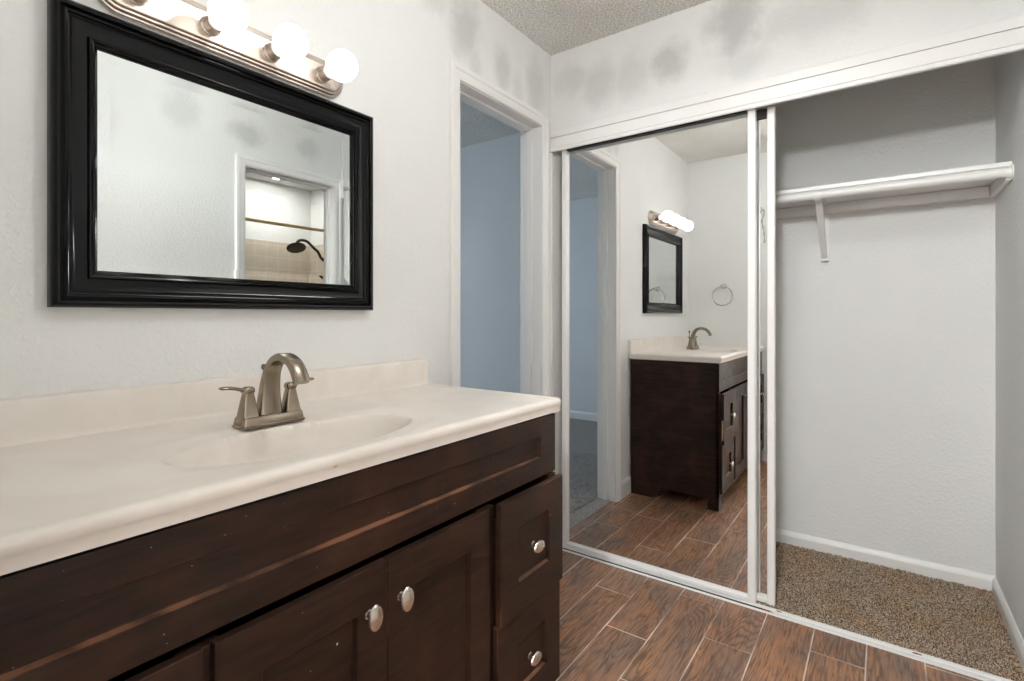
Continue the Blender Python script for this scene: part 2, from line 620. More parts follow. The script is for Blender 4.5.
def carpet(name, x0, x1, y0, y1, step, z, amp, mat):
    bm = bmesh.new()
    nx, ny = int((x1 - x0) / step), int((y1 - y0) / step)
    rows = []
    for i in range(nx + 1):
        rows.append([bm.verts.new((x0 + (x1 - x0) * i / nx + random.uniform(-.3, .3) * step * (0 < i < nx),
                                   y0 + (y1 - y0) * j / ny + random.uniform(-.3, .3) * step * (0 < j < ny),
                                   z + random.random() ** 1.5 * amp)) for j in range(ny + 1)])
    for a, b in zip(rows, rows[1:]):
        for j in range(ny):
            bm.faces.new((a[j], b[j], b[j + 1], a[j + 1]))
    o = obj(name, bm, mat)
    o['kind'] = 'stuff'
    return o


struct(obj('floor_closet', boxes((0.0, BACK, RIGHT, 0.0, -0.06, 0.0)), M['trim']))
c = carpet('closet_carpet', 0.040, BACK - 0.011, RIGHT + 0.011, -0.012, 0.0046, 0.004, 0.011, M['carpet'])
tag(c, 'brown speckled cut-pile carpet covering the closet floor', 'carpet')
struct(obj('floor_bedroom', boxes((BX0, BX1, WT, BY1, -0.06, 0.002), (DOOR_A[0] - 0.015, DOOR_A[1] + 0.015, 0.03, WT, -0.06, 0.002)), M['carpet_bed']))
c = carpet('bedroom_carpet', -1.6, BX1 - 0.011, WT + 0.012, 2.0, 0.016, 0.004, 0.012, M['carpet_bed'])
# carpet runs through the doorway to the tile edge
tag(c, 'blue-grey daylit bedroom carpet beyond the doorway', 'carpet')


# ------------------------------------------------------------------ baseboards
def base_prof(h, t):
    return [(0, 0), (t, 0), (t, h - 0.022), (t * 0.75, h - 0.012), (t * 0.45, h - 0.004), (t * 0.25, h), (0, h)]


def base_run(name, p0, p1, nrm, h=0.11, t=0.013, z=0.0):
    """baseboard from p0 to p1 (x, y), projecting along nrm"""
    bm = bmesh.new()
    pr = base_prof(h, t)
    loft(bm, [[(p[0] + nrm[0] * d, p[1] + nrm[1] * d, z + hh) for d, hh in pr] for p in (p0, p1)])
    return struct(obj(name, bm, M['trim']))


base_run('baseboard_back', (-0.906, 0), (-0.752, 0), (0, -1))
base_run('baseboard_left', (LEFT, DOOR_C[1] + 0.075), (LEFT, -0.585), (1, 0))
base_run('baseboard_closet_back', (BACK, RIGHT), (BACK, 0), (-1, 0), 0.072)
base_run('baseboard_closet_right', (0.0, RIGHT), (BACK - 0.012, RIGHT), (0, 1), 0.072)
base_run('baseboard_closet_left', (0.09, 0.0), (BACK - 0.012, 0.0), (0, -1), 0.072)
base_run('baseboard_right', (LEFT, RIGHT), (DOOR_B[0] - 0.06, RIGHT), (0, 1))
base_run('baseboard_bedroom_right', (BX1, WT), (BX1, BY1), (-1, 0), 0.09)
base_run('baseboard_bedroom_left', (BX0, WT), (BX0, BY1), (1, 0), 0.09)
base_run('baseboard_bedroom_far', (BX0, BY1), (BX1, BY1), (0, -1), 0.09)


# ------------------------------------------------------------------ doorways: jamb + casing + stop
CAS = [(0.0, 0.0), (0.0, 0.010), (0.004, 0.015), (0.014, 0.017), (0.022, 0.015), (0.026, 0.011), (0.046, 0.011), (0.053, 0.008), (0.058, 0.006), (0.058, 0.0)]


def casing_bm(a0, a1, head, pos, w=None):
    """three-sided mitred casing; pos(a, z, d) maps along-wall, height, projection"""
    bm = bmesh.new()
    for d0, d1 in zip(CAS, CAS[1:]):
        loops = []
        for off, d in (d0, d1):
            o = 0.058 - off
            loops.append([pos(a0 - o, 0.0, d), pos(a0 - o, head + o, d), pos(a1 + o, head + o, d), pos(a1 + o, 0.0, d)])
        va = [bm.verts.new(p) for p in loops[0]]
        vb = [bm.verts.new(p) for p in loops[1]]
        for i in range(3):
            bm.faces.new((va[i], va[i + 1], vb[i + 1], vb[i]))
    bmesh.ops.remove_doubles(bm, verts=bm.verts[:], dist=1e-6)
    return bm


def doorway(name, a0, a1, head, place, depth, both=True):
    """place(a, z, d): along wall, height, d into the room from its wall face (negative = into the wall)"""
    bm = bmesh.new()

    def bx(a, b, z0, z1, d0, d1):
        p, q = place(a, z0, d0), place(b, z1, d1)
        box(bm, p[0], q[0], p[1], q[1], p[2], q[2])
    bx(a0 - 0.014, a0, 0, head, -depth + 0.001, -0.001)
    bx(a1, a1 + 0.014, 0, head, -depth + 0.001, -0.001)
    bx(a0 - 0.014, a1 + 0.014, head, head + 0.014, -depth + 0.001, -0.001)
    j = struct(obj(name, bm, M['trim']))
    bm = bmesh.new()
    bx(a0, a0 + 0.011, 0, head - 0.011, -0.085, -0.050)
    bx(a1 - 0.011, a1, 0, head - 0.011, -0.085, -0.050)
    bx(a0, a1, head - 0.011, head, -0.085, -0.050)
    obj('door_stop', bm, M['trim'], j, bevel=0.002)
    obj('casing', casing_bm(a0 - 0.004, a1 + 0.004, head + 0.004, place), M['trim'], j, smooth=True, angle=30)
    if both:
        obj('casing', casing_bm(a0 - 0.004, a1 + 0.004, head + 0.004, lambda a, z, d: place(a, z, -depth - d)), M['trim'], j, smooth=True, angle=30)
    return j


doorway('door_1', DOOR_A[0], DOOR_A[1], DOOR_A[2], lambda a, z, d: (a, -d, z), WT)
doorway('door_2', DOOR_B[0], DOOR_B[1], DOOR_B[2], lambda a, z, d: (a, RIGHT + d, z), WT)
doorway('door_3', DOOR_C[0], DOOR_C[1], DOOR_C[2], lambda a, z, d: (LEFT + d, a, z), 0.10, both=False)

# ------------------------------------------------------------------ closet opening: header trim, jamb, track
hd = bmesh.new()
loft(hd, [[(-0.0001, y, 2.066), (-0.008, y, 2.066), (-0.008, y, 2.098), (-0.006, y, 2.105), (-0.0001, y, 2.105)] for y in (RIGHT + 0.001, -0.001)])
struct(obj('trim_2', hd, M['trim']), 'upper strip of the white closet header casing')
hd = bmesh.new()
loft(hd, [[(0.0, y, 1.995), (-0.006, y, 1.995), (-0.009, y, 1.998), (-0.009, y, 2.008), (-0.0075, y, 2.010), (-0.0075, y, 2.012), (-0.011, y, 2.014),
           (-0.011, y, 2.060), (-0.009, y, 2.062), (0.0, y, 2.062)] for y in (RIGHT + 0.001, -0.001)])
struct(obj('trim_3', hd, M['trim']), 'white fascia board over the sliding closet doors')
struct(obj('trim_4', boxes((0.0, 0.085, -0.007, 0.0, 0.0, 2.03)), M['trim']), 'white side jamb of the closet opening')
ub = boxes((0.004, 0.009, RIGHT + 0.002, -0.01, 2.012, 2.029), (0.046, 0.049, RIGHT + 0.002, -0.01, 2.024, 2.029), (0.004, 0.085, RIGHT + 0.002, -0.01, 2.0265, 2.0295))
struct(obj('trim_5', ub, M['trim']), 'white upper channel of the sliding closet doors')

tr = bmesh.new()
prof = [(0.0, 0.0), (0.0, 0.005), (0.002, 0.0065), (0.005, 0.0065), (0.007, 0.005), (0.021, 0.005), (0.023, 0.011), (0.026, 0.011), (0.028, 0.005),
        (0.036, 0.005), (0.037, 0.009), (0.040, 0.009), (0.040, 0.0)]
ys = [RIGHT + 0.013 + (0.0 - RIGHT - 0.02) * i / 24 for i in range(25)]
loft(tr, [[(x, y, z) for x, z in prof] for y in ys])
track = obj('closet_door_track', tr, M['trim'])
tag(track, 'white metal track on the floor along the closet opening', 'door track')
part_label(obj('rail_shade', boxes((0.0085, 0.0205, -1.0, -0.06, 0.0049, 0.0054)), M['bronze'], track), 'dark strip painted as the shade under the door rails')  # dark strip laid in the channel as painted shade below the rails
for (y, w, xa) in ((-0.992, 0.040, 0.004), (-1.455, 0.028, 0.022), (-1.03, 0.02, 0.024)):
    bm = bmesh.new()
    lathe(bm, [(0, 0.5), (0.0008, 0.48), (0.0012, 0.2)], (0, 0, 0), (0, 0, 1), 14)
    for v in bm.verts:
        v.co = (xa + v.co.x * 0.008 * (1 + 0.3 * math.sin(9 * v.co.y)), y + v.co.y * w, 0.0102 + v.co.z)
    part_label(obj('rust_spot', bm, M['rust'], track), 'orange rust spot on the white track')


# ------------------------------------------------------------------ sliding mirrored closet doors
def closet_door(label, xg, xf, y0, y1, glass_top, st_l, st_r):
    """xg: glass plane, xf: front of the frame; y0 < y1"""
    t = thing('mirrored_closet_door', label, 'mirror door')
    obj('mirror', boxes((xg, xg + 0.004, y0 + st_r - 0.004, y1 - st_l + 0.004, 0.024, glass_top + 0.004)), M['closet_mirror'], t)
    for a, b in ((y0, y0 + st_r), (y1 - st_l, y1)):
        bm = bmesh.new()
        pr = [(xg + 0.006, a), (xf + 0.003, a), (xf, a + 0.003), (xf, b - 0.003), (xf + 0.003, b), (xg + 0.006, b)]
        loft(bm, [[(x, y, z) for x, y in pr] for z in (0.0125, 2.006)])
        obj('stile', bm, M['trim'], t)
    obj('bottom_rail', boxes((xf + 0.001, xg + 0.006, y0 + st_r, y1 - st_l, 0.0135, 0.030)), M['trim'], t, bevel=0.002)
    part_label(obj('top_rail', boxes((xf + 0.004, xg + 0.006, y0 + st_r, y1 - st_l, glass_top, 2.006)), M['bronze'], t, bevel=0.001), 'top rail darkened as the shaded gap above the mirror')  # rail coloured near black to paint in the shaded gap
    return t


d1 = closet_door('large mirrored sliding closet door in the front track, left half of the closet opening', MIR_X, 0.022, -0.946, -0.049, 1.9985, 0.026, 0.030)
d2 = closet_door('rear mirrored sliding closet door, mostly hidden behind the front one, beside the open closet', 0.072, 0.051, -1.011, -0.085, 1.974, 0.026, 0.028)
# grey desilvered mark on the narrow strip of the rear door that shows
bm = bmesh.new()
pts = [(-0.964, 1.606), (-0.968, 1.585), (-0.961, 1.560), (-0.965, 1.532), (-0.969, 1.500), (-0.971, 1.465)]
tube(bm, [(0.0719, y, z) for y, z in spline(pts, 4)], [0.0022 + 0.0022 * abs(math.sin(i * 0.9)) for i in range(21)], 8)
tube(bm, [(0.0719, -0.959, 1.612), (0.0719, -0.957, 1.592), (0.0719, -0.965, 1.572)], [0.002, 0.004, 0.002], 8)
for v in bm.verts:
    v.co.x = 0.0718 + (v.co.x - 0.0719) * 0.02
part_label(obj('worn_silvering', bm, M['smear'], d2), 'grey streak where the mirror silver has worn off')

# ------------------------------------------------------------------ closet shelf, rod, bracket
SH_X = 0.372
shelf = thing('closet_shelf', 'white painted wooden closet shelf above the hanging rod', 'shelf')
obj('board', boxes((SH_X, BACK - 0.001, RIGHT + 0.001, -0.002, 1.718, 1.737)), M['trim'], shelf, bevel=0.003)
obj('cleat', boxes((BACK - 0.019, BACK - 0.001, RIGHT + 0.020, -0.02, 1.668, 1.7175)), M['trim'], shelf, bevel=0.002)
obj('cleat', boxes((SH_X + 0.004, BACK - 0.001, RIGHT + 0.001, RIGHT + 0.019, 1.668, 1.7175)), M['trim'], shelf, bevel=0.002)
obj('cleat', boxes((SH_X + 0.004, BACK - 0.001, -0.020, -0.002, 1.668, 1.7175)), M['trim'], shelf, bevel=0.002)
rod = thing('closet_rod', 'white round clothes rod running under the front of the closet shelf', 'clothes rod')
ROD = (SH_X + 0.004, 1.6965)
bm = bmesh.new()
lathe(bm, [(0, 0.0195), (abs(RIGHT) - 0.006, 0.0195)], (ROD[0] - 0.006, RIGHT + 0.002, ROD[1]), (0, 1, 0), 24)
obj('pole', bm, M['trim'], rod, smooth=True)
for y, s in ((RIGHT + 0.001, 1), (-0.002, -1)):
    bm = bmesh.new()
    lathe(bm, [(0, 0.029), (0.004, 0.029), (0.005, 0.023), (0.016, 0.0215), (0.016, 0.0198)], (ROD[0] - 0.006, y, ROD[1]), (0, s, 0), 24)
    obj('rod_socket', bm, M['trim'], rod, smooth=True)

br = thing('shelf_bracket', 'white painted shelf and rod bracket on the closet back wall', 'bracket')
BY = -1.130
obj('wall_plate', boxes((BACK - 0.022, BACK - 0.019, BY - 0.018, BY + 0.018, 1.44, 1.705), (BACK - 0.019, BACK - 0.001, BY - 0.017, BY + 0.017, 1.435, 1.664)), M['trim'], br, bevel=0.001)
obj('top_arm', boxes((SH_X + 0.026, BACK - 0.022, BY - 0.014, BY + 0.014, 1.712, 1.7175)), M['trim'], br, bevel=0.001)
bm = bmesh.new()
for off in (0.0,):
    p = [(BACK - 0.030, 1.455), (BACK - 0.10, 1.515), (SH_X + 0.08, 1.655), (SH_X + 0.045, 1.690), (SH_X + 0.040, 1.712)]
    q = spline(p, 5)
    rings = []
    for i, (x, z) in enumerate(q):
        x2, z2 = q[min(i + 1, len(q) - 1)]
        x1, z1 = q[max(i - 1, 0)]
        d = Vector((x2 - x1, 0, z2 - z1)).normalized()
        nrm = Vector((-d.z, 0, d.x))
        c0 = Vector((x, BY, z))
        rings.append([c0 + nrm * 0.009 + Vector((0, 0.013, 0)), c0 + nrm * 0.009 - Vector((0, 0.013, 0)),
                      c0 - nrm * 0.009 - Vector((0, 0.013, 0)), c0 - nrm * 0.009 + Vector((0, 0.013, 0))])
    loft(bm, rings)
obj('brace', bm, M['trim'], br, bevel=0.001)
bm = bmesh.new()
rings = []
cx, cz = ROD[0] - 0.006, ROD[1]
for i in range(15):
    a = math.radians(20 - i * 220 / 14)
    rings.append([(cx + r * math.cos(a), BY + w, cz + r * math.sin(a)) for r, w in ((0.0205, -0.014), (0.0205, 0.014), (0.026, 0.014), (0.026, -0.014))])
loft(bm, rings)
obj('rod_hook', bm, M['trim'], br, bevel=0.0008)
bm = bmesh.new()
box(bm, BACK - 0.034, BACK - 0.022, BY - 0.018, BY + 0.018, 1.437, 1.478)
obj('foot', bm, M['trim'], br, bevel=0.003)
for z in (1.447, 1.66):
    bm = bmesh.new()
    lathe(bm, [(0, 0.0045), (0.002, 0.0042), (0.003, 0.002)], (BACK - (0.034 if z < 1.5 else 0.022), BY, z), (-1, 0, 0), 12)
    obj('screw', bm, M['trim'], br, smooth=True)

# ------------------------------------------------------------------ vanity cabinet
VX0, VX1 = LEFT + 0.003, -0.906
YF, YO = -0.570, -0.587        # face frame plane, overlay front plane
van = thing('vanity_cabinet', 'dark espresso-stained wooden bathroom vanity cabinet under the white sink top', 'vanity')
bm = bmesh.new()
# right side panel with an arched foot cut-out
arch = [(-0.013, 0.0), (-0.150, 0.0)] + [(-0.150 - 0.055 * math.sin(a), 0.062 * (1 - math.cos(a))) for a in [PI / 2 * i / 8 for i in range(1, 9)]] + \
       [(-0.30, 0.070), (-0.500, 0.064), (-0.500, 0.0), (-0.563, 0.0), (-0.563, 0.884), (-0.013, 0.884)]
for xa, xb in ((VX1 - 0.018, VX1), (VX0, VX0 + 0.018)):
    loft(bm, [[(x, y, z) for y, z in arch] for x in (xa, xb)])
box(bm, VX0, VX1, YF + 0.0005, YF + 0.02, 0.084, 0.118)                    # bottom rail
box(bm, VX1 - 0.032, VX1, YF, YF + 0.02, 0.084, 0.705)                     # right stile
box(bm, VX0, VX0 + 0.03, YF, YF + 0.02, 0.084, 0.705)
box(bm, -1.260, -1.200, YF + 0.0005, YF + 0.02, 0.118, 0.695)
box(bm, -1.912, -1.855, YF + 0.0005, YF + 0.02, 0.118, 0.695)
box(bm, VX1 - 0.30, VX1 - 0.03, YF + 0.0005, YF + 0.02, 0.360, 0.400)
box(bm, VX0 + 0.03, -1.88, YF + 0.0005, YF + 0.02, 0.360, 0.400)
box(bm, VX0 + 0.018, VX1 - 0.018, -0.550, -0.02, 0.085, 0.100)             # floor of the cabinet
box(bm, VX0 + 0.018, VX1 - 0.018, -0.025, -0.014, 0.10, 0.884)             # back
box(bm, VX1 - 0.062, VX1 - 0.002, -0.567, -0.502, 0.0, 0.084)              # front feet
box(bm, VX0 + 0.002, VX0 + 0.062, -0.567, -0.502, 0.0, 0.084)
obj('body', bm, M['wood'], van, bevel=0.0015)


def shaker(x0, x1, z0, z1, yf, th, sl, sr, rb, rt, depth=0.008, worn=False):
    """one frame-and-panel front facing -y"""
    bm = bmesh.new()
    O = [(x0, z0), (x1, z0), (x1, z1), (x0, z1)]
    I = [(x0 + sl, z0 + rb), (x1 - sr, z0 + rb), (x1 - sr, z1 - rt), (x0 + sl, z1 - rt)]
    J = [(x0 + sl + .002, z0 + rb + .003), (x1 - sr - .002, z0 + rb + .003), (x1 - sr - .002, z1 - rt - .002), (x0 + sl + .002, z1 - rt - .002)]
    vb = [bm.verts.new((x, yf + th, z)) for x, z in O]
    vo = [bm.verts.new((x, yf, z)) for x, z in O]
    vi = [bm.verts.new((x, yf, z)) for x, z in I]
    vj = [bm.verts.new((x, yf + depth, z)) for x, z in J]
    bm.faces.new(vb)
    bm.faces.new(vj)
    for i in range(4):
        j = (i + 1) % 4
        bm.faces.new((vb[i], vb[j], vo[j], vo[i]))
        bm.faces.new((vo[i], vo[j], vi[j], vi[i]))
        f = bm.faces.new((vi[i], vi[j], vj[j], vj[i]))
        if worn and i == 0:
            f.material_index = 1  # lower ledge gets the brown brightened as if lit from above
    return bm


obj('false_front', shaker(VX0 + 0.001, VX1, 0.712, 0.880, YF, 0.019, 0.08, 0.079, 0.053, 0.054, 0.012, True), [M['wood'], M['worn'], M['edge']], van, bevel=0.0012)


def knob(parent, x, z, y, s=1.0, oval=False):
    bm = bmesh.new()
    lathe(bm, [(0, 0.0085), (0.002, 0.0085), (0.003, 0.0062), (0.012, 0.0058), (0.016, 0.0085), (0.0185, 0.0135), (0.0215, 0.0150), (0.0250, 0.0138), (0.0272, 0.0085), (0.028, 0.001)],
          (0, 0, 0), (0, -1, 0), 24)
    for v in bm.verts:
        head = v.co.y < -0.014
        kx, kz = ((1.06, 1.62) if oval else (1.62, 1.06)) if head else (1, 1)
        v.co = (x + v.co.x * kx, y + v.co.y, z + v.co.z * kz)
    obj('knob', bm, M['knob'], parent, smooth=True)


for x0, x1, kx in ((-1.8725, -1.5585, -1.604), (-1.5570, -1.242, -1.527)):
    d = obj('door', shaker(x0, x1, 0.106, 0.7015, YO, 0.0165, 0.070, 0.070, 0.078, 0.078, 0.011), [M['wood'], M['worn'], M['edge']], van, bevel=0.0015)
    knob(d, kx, 0.618, YO, oval=True)
for x0, x1 in ((-1.2095, -0.9085), (VX0 + 0.004, -1.888)):
    right = x0 > -1.5
    for z0, z1 in ((0.400, 0.703), (0.106, 0.393)):
        ajar = 0.010 if (right and z0 > 0.3) else 0.0
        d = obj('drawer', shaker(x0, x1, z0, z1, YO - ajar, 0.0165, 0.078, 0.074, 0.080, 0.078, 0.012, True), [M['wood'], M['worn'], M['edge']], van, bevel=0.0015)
        bw = 0.270 if right else 0.22
        xc = (x0 + x1) / 2
        if ajar:
            for xa in (xc - bw / 2, xc + bw / 2 - 0.012):
                obj('drawer_side', boxes((xa, xa + 0.012, -0.54, YO - ajar + 0.0166, z0 + 0.03, z1 - 0.05)), M['wood'], d)
            bm = bmesh.new()
            box(bm, x1 - 0.001, x1 + 0.0012, YO - ajar + 0.004, YO - ajar + 0.013, 0.425, 0.545)
            part_label(obj('chipped_edge', bm, M['raw'], d), 'raw light wood where the dark stain chipped off')
        knob(d, xc - 0.010, (z0 + z1) / 2 + 0.005, YO - ajar)
# small white paint chips on the left door
for (x, z, w, h) in ((-1.652, 0.655, 0.003, 0.010), (-1.658, 0.638, 0.003, 0.003), (-1.664, 0.587, 0.003, 0.004)):
    bm = boxes((x, x + w, YO + 0.0106, YO + 0.0115, z, z + h))
    part_label(obj('paint_fleck', bm, M['trim'], van), 'white paint fleck on the dark door')

# ------------------------------------------------------------------ countertop with integral basin
CX0, CX1, CYF, CTOP, CBOT = LEFT + 0.001, -0.894, -0.588, 0.924, 0.8845
BC, BA, BB = (-1.594, -0.382), 0.258, 0.130


def smooth(t):
    t = max(0.0, min(1.0, t))
    return t * t * (3 - 2 * t)


def top_z(x, y):
    z = CTOP
    r = math.hypot((x - BC[0]) / BA, (y - BC[1]) / BB)
    # shallow dished rim then the bowl
    z -= 0.006 * smooth((1.38 - r) / 0.30)
    if r < 1.0:
        q = 1 - r
        z -= 0.140 * (1 - (1 - min(1, q / 0.62)) ** 2.6)
    # raised drip edge along the front and the right end
    e = min(y - CYF, CX1 - x)
    z += 0.0040 * smooth((0.030 - e) / 0.007)
    return z


ct = bmesh.new()
NOSE = [(0.0, 0.0), (0.004, 0.0008), (0.008, 0.0030), (0.0112, 0.0068), (0.0125, 0.0115), (0.0120, 0.017), (0.0105, 0.021), (0.009, 0.0245), (0.0085, 0.0395)]
xs = [CX0] + [CX0 + (CX1 - 0.0125 - CX0) * i / 220 for i in range(1, 221)]
ysr = [-0.002 + (CYF + 0.0125 + 0.002) * j / 130 for j in range(131)]
gr = [[ct.verts.new((x, y, top_z(x, y) + 0.0)) for y in ysr] for x in xs]
for a, b in zip(gr, gr[1:]):
    for j in range(len(ysr) - 1):
        ct.faces.new((a[j], a[j + 1], b[j + 1], b[j]))
# perimeter: front edge then the right edge, dropped through the nosing profile with a rounded corner
edge = [(x, ysr[-1], 0, -1) for x in xs[:-1]]
corner = (xs[-1], ysr[-1])
edge_v = [gr[i][-1] for i in range(len(xs) - 1)]
edge += [(corner[0], corner[1], math.sin(a), -math.cos(a)) for a in (PI / 4,)]
edge_v += [gr[-1][-1]]
edge += [(corner[0], y, 1, 0) for y in reversed(ysr[:-1])]
edge_v += [gr[-1][j] for j in reversed(range(len(ysr) - 1))]
zt = top_z(xs[60], ysr[-1])
prev = edge_v
for o, d in NOSE[1:]:
    cur = []
    for (x, y, nx, ny), v0 in zip(edge, edge_v):
        k = 1.0 if (nx == 0 or ny == 0) else 1.18
        cur.append(ct.verts.new((x + nx * o * k, y + ny * o * k, max(CBOT, v0.co.z - d))))
    for i in range(len(cur) - 1):
        ct.faces.new((prev[i], prev[i + 1], cur[i + 1], cur[i]))
    prev = cur
# underside lip
inner = []
for (x, y, nx, ny), v in zip(edge, prev):
    inner.append(ct.verts.new((v.co.x - nx * 0.012, v.co.y - ny * 0.012, CBOT)))
for i in range(len(inner) - 1):
    ct.faces.new((prev[i], prev[i + 1], inner[i + 1], inner[i]))
top = obj('vanity_countertop', ct, M['counter'], smooth=True, angle=60)
tag(top, 'glossy off-white vanity countertop with integral oval sink basin', 'countertop')
bs = bmesh.new()
pr = [(-0.0015, CTOP - 0.004), (-0.028, CTOP - 0.004), (-0.0235, CTOP + 0.003), (-0.0215, CTOP + 0.010), (-0.0205, CTOP + 0.078), (-0.0185, CTOP + 0.085), (-0.014, CTOP + 0.088), (-0.0015, CTOP + 0.088)]
loft(bs, [[(x, y, z) for y, z in pr] for x in (CX0, -0.892, -0.888)])
obj('backsplash', bs, M['counter'], top, smooth=True, bevel=0.0015, angle=50)
bm = bmesh.new()
lathe(bm, [(0, 0.021), (0.002, 0.021), (0.003, 0.018), (0.0022, 0.012), (0.004, 0.011), (0.005, 0.002)], (BC[0], BC[1], top_z(*BC) + 0.0002), (0, 0, 1), 24)
part_label(obj('drain', bm, M['chrome'], top, smooth=True), 'metal sink drain')

# ------------------------------------------------------------------ faucet
FX, FY = -1.586, -0.214
fz = CTOP - 0.0015
fau = thing('sink_faucet', 'brushed nickel two-handle sink faucet with arched spout', 'faucet')


def rrect(cx, cy, hx, hy, z, r, n=5):
    pts = []
    for sx, sy, a0 in ((1, 1, 0), (-1, 1, 90), (-1, -1, 180), (1, -1, 270)):
        for i in range(n):
            a = math.radians(a0 + 90 * i / (n - 1))
            pts.append((cx + sx * (hx - r) + r * math.cos(a), cy + sy * (hy - r) + r * math.sin(a), z))
    return pts


bm = bmesh.new()
loft(bm, [rrect(FX, FY, 0.0755, 0.0280, fz, 0.010), rrect(FX, FY, 0.0755, 0.0280, fz + 0.004, 0.010), rrect(FX, FY, 0.0735, 0.0262, fz + 0.006, 0.010),
          rrect(FX, FY, 0.0715, 0.0240, fz + 0.020, 0.009), rrect(FX, FY, 0.0695, 0.0222, fz + 0.023, 0.008)])
obj('base', bm, M['nickel'], fau, smooth=True, angle=25)
# spout: (y offset, z above the base, half width in x, half thickness) along the arch
ctrl = [(0.004, 0.016, 0.0270, 0.0195), (0.004, 0.040, 0.0245, 0.0170), (0.002, 0.070, 0.0215, 0.0145), (-0.003, 0.100, 0.0190, 0.0125), (-0.014, 0.128, 0.0172, 0.0110), (-0.036, 0.149, 0.0164, 0.0098),
        (-0.066, 0.155, 0.0160, 0.0092), (-0.096, 0.146, 0.0162, 0.0090), (-0.117, 0.126, 0.0168, 0.0088), (-0.130, 0.103, 0.0175, 0.0086)]
sp = spline(ctrl, 5)
rings = []
for i, (dy, dz, hw, ht) in enumerate(sp):
    a, b = sp[max(i - 1, 0)], sp[min(i + 1, len(sp) - 1)]
    d = Vector((0, b[0] - a[0], b[1] - a[1])).normalized()
    nrm = Vector((0, -d.z, d.y))
    c0 = Vector((FX, FY + dy, fz + dz))
    ring = []
    for sx, sn in ((0.72, 1), (0.97, 0.72), (1, 0.3), (1, -0.3), (0.97, -0.72), (0.72, -1), (-0.72, -1), (-0.97, -0.72), (-1, -0.3), (-1, 0.3), (-0.97, 0.72), (-0.72, 1)):
        ring.append(c0 + Vector((sx * hw, 0, 0)) + nrm * (sn * ht))
    rings.append(ring)
bm = bmesh.new()
loft(bm, rings)
obj('spout', bm, M['nickel'], fau, smooth=True, angle=38)
bm = bmesh.new()
lathe(bm, [(0, 0.0028), (0.102, 0.0028), (0.103, 0.0050), (0.106, 0.0068), (0.112, 0.0064), (0.115, 0.003)], (FX, FY + 0.0235, fz + 0.020), (0, 0.02, 1), 14)
obj('lift_rod', bm, M['nickel'], fau, smooth=True)
for s in (-1, 1):
    hx = FX + s * 0.0505
    bm = bmesh.new()
    loft(bm, [rrect(hx, FY, 0.0200, 0.0195, fz + 0.020, 0.006), rrect(hx, FY, 0.0185, 0.0180, fz + 0.024, 0.006), rrect(hx, FY, 0.0125, 0.0120, fz + 0.062, 0.005),
              rrect(hx, FY, 0.0098, 0.0095, fz + 0.076, 0.004)])
    h = obj('handle', bm, M['nickel'], fau, smooth=True, angle=38)
    bm = bmesh.new()
    loft(bm, [rrect(hx, FY, 0.0105, 0.0105, fz + 0.0755, 0.005), rrect(hx, FY, 0.0125, 0.0120, fz + 0.078, 0.006), rrect(hx, FY, 0.0120, 0.0115, fz + 0.086, 0.006), rrect(hx, FY, 0.0080, 0.0080, fz + 0.0895, 0.005)])
    rr = []
    for t, dz, hw, hh in ((0.002, 0.083, 0.0090, 0.0048), (0.014, 0.084, 0.0078, 0.0044), (0.027, 0.088, 0.0070, 0.0040), (0.042, 0.091, 0.0074, 0.0037), (0.056, 0.0915, 0.0076, 0.0036), (0.0600, 0.0918, 0.0055, 0.0024)):
        x = hx + s * t
        rr.append([(x, FY + hw * math.cos(a), fz + dz + hh * math.sin(a)) for a in [2 * PI * k / 14 for k in range(14)]])
    loft(bm, rr)
    obj('lever', bm, M['nickel'], h, smooth=True, angle=45)

# ------------------------------------------------------------------ wall mirror with black moulded frame
MX0, MX1, MZ0, MZ1 = -1.930, -1.137, 1.187, 1.812
wm = thing('wall_mirror', 'wall mirror in a wide black wooden frame above the vanity', 'mirror')
prof = [(0.0, 0.001), (0.0, 0.020), (0.0015, 0.026), (0.005, 0.031), (0.0095, 0.0335), (0.014, 0.032), (0.0165, 0.0285), (0.0172, 0.0255), (0.0185, 0.0255), (0.0195, 0.0285), (0.0225, 0.0298),
        (0.026, 0.0285), (0.0275, 0.0255), (0.030, 0.0238), (0.040, 0.0205), (0.050, 0.0182), (0.0605, 0.0170), (0.0608, 0.0205), (0.0625, 0.0230), (0.0655, 0.0238), (0.0685, 0.0225), (0.0700, 0.0195),
        (0.0715, 0.0195), (0.0735, 0.0180), (0.0755, 0.0150), (0.0785, 0.0125), (0.0785, 0.009)]
bm = bmesh.new()
rect_sweep(bm, lambda u, v, h: (u, -h, v), MX0, MX1, MZ0, MZ1, prof)
obj('frame', bm, M['black'], wm, smooth=True, angle=28)
gi = 0.0775
g0, g1, h0, h1 = MX0 + gi, MX1 - gi, MZ0 + gi, MZ1 - gi
bev = 0.024
bm = bmesh.new()
rect_sweep(bm, lambda u, v, h: (u, -h, v), g0, g1, h0, h1, [(0, 0.004), (0, 0.0100), (bev, 0.0100 - bev * math.tan(math.radians(1.6)))])
vs = sorted(bm.verts, key=lambda v: v.index)
bm.verts.ensure_lookup_table()
bm.faces.new(bm.verts[8:12])
bm.faces.new(bm.verts[0:4][::-1])
obj('mirror_glass', bm, M['mirror'], wm)

# ------------------------------------------------------------------ vanity light bar
LZ, LXC = 1.879, -1.552
lt = thing('vanity_light_bar', 'brushed nickel wall light bar with four lit round bulbs above the black mirror', 'wall light')


def pill(hl, r, y, n=18):
    pts = []
    for s in (1, -1):
        for i in range(n + 1):
            a = (-PI / 2 + PI * i / n) if s > 0 else (PI / 2 + PI * i / n)
            pts.append((LXC + s * hl + r * math.cos(a), y, LZ + r * math.sin(a)))
    return pts


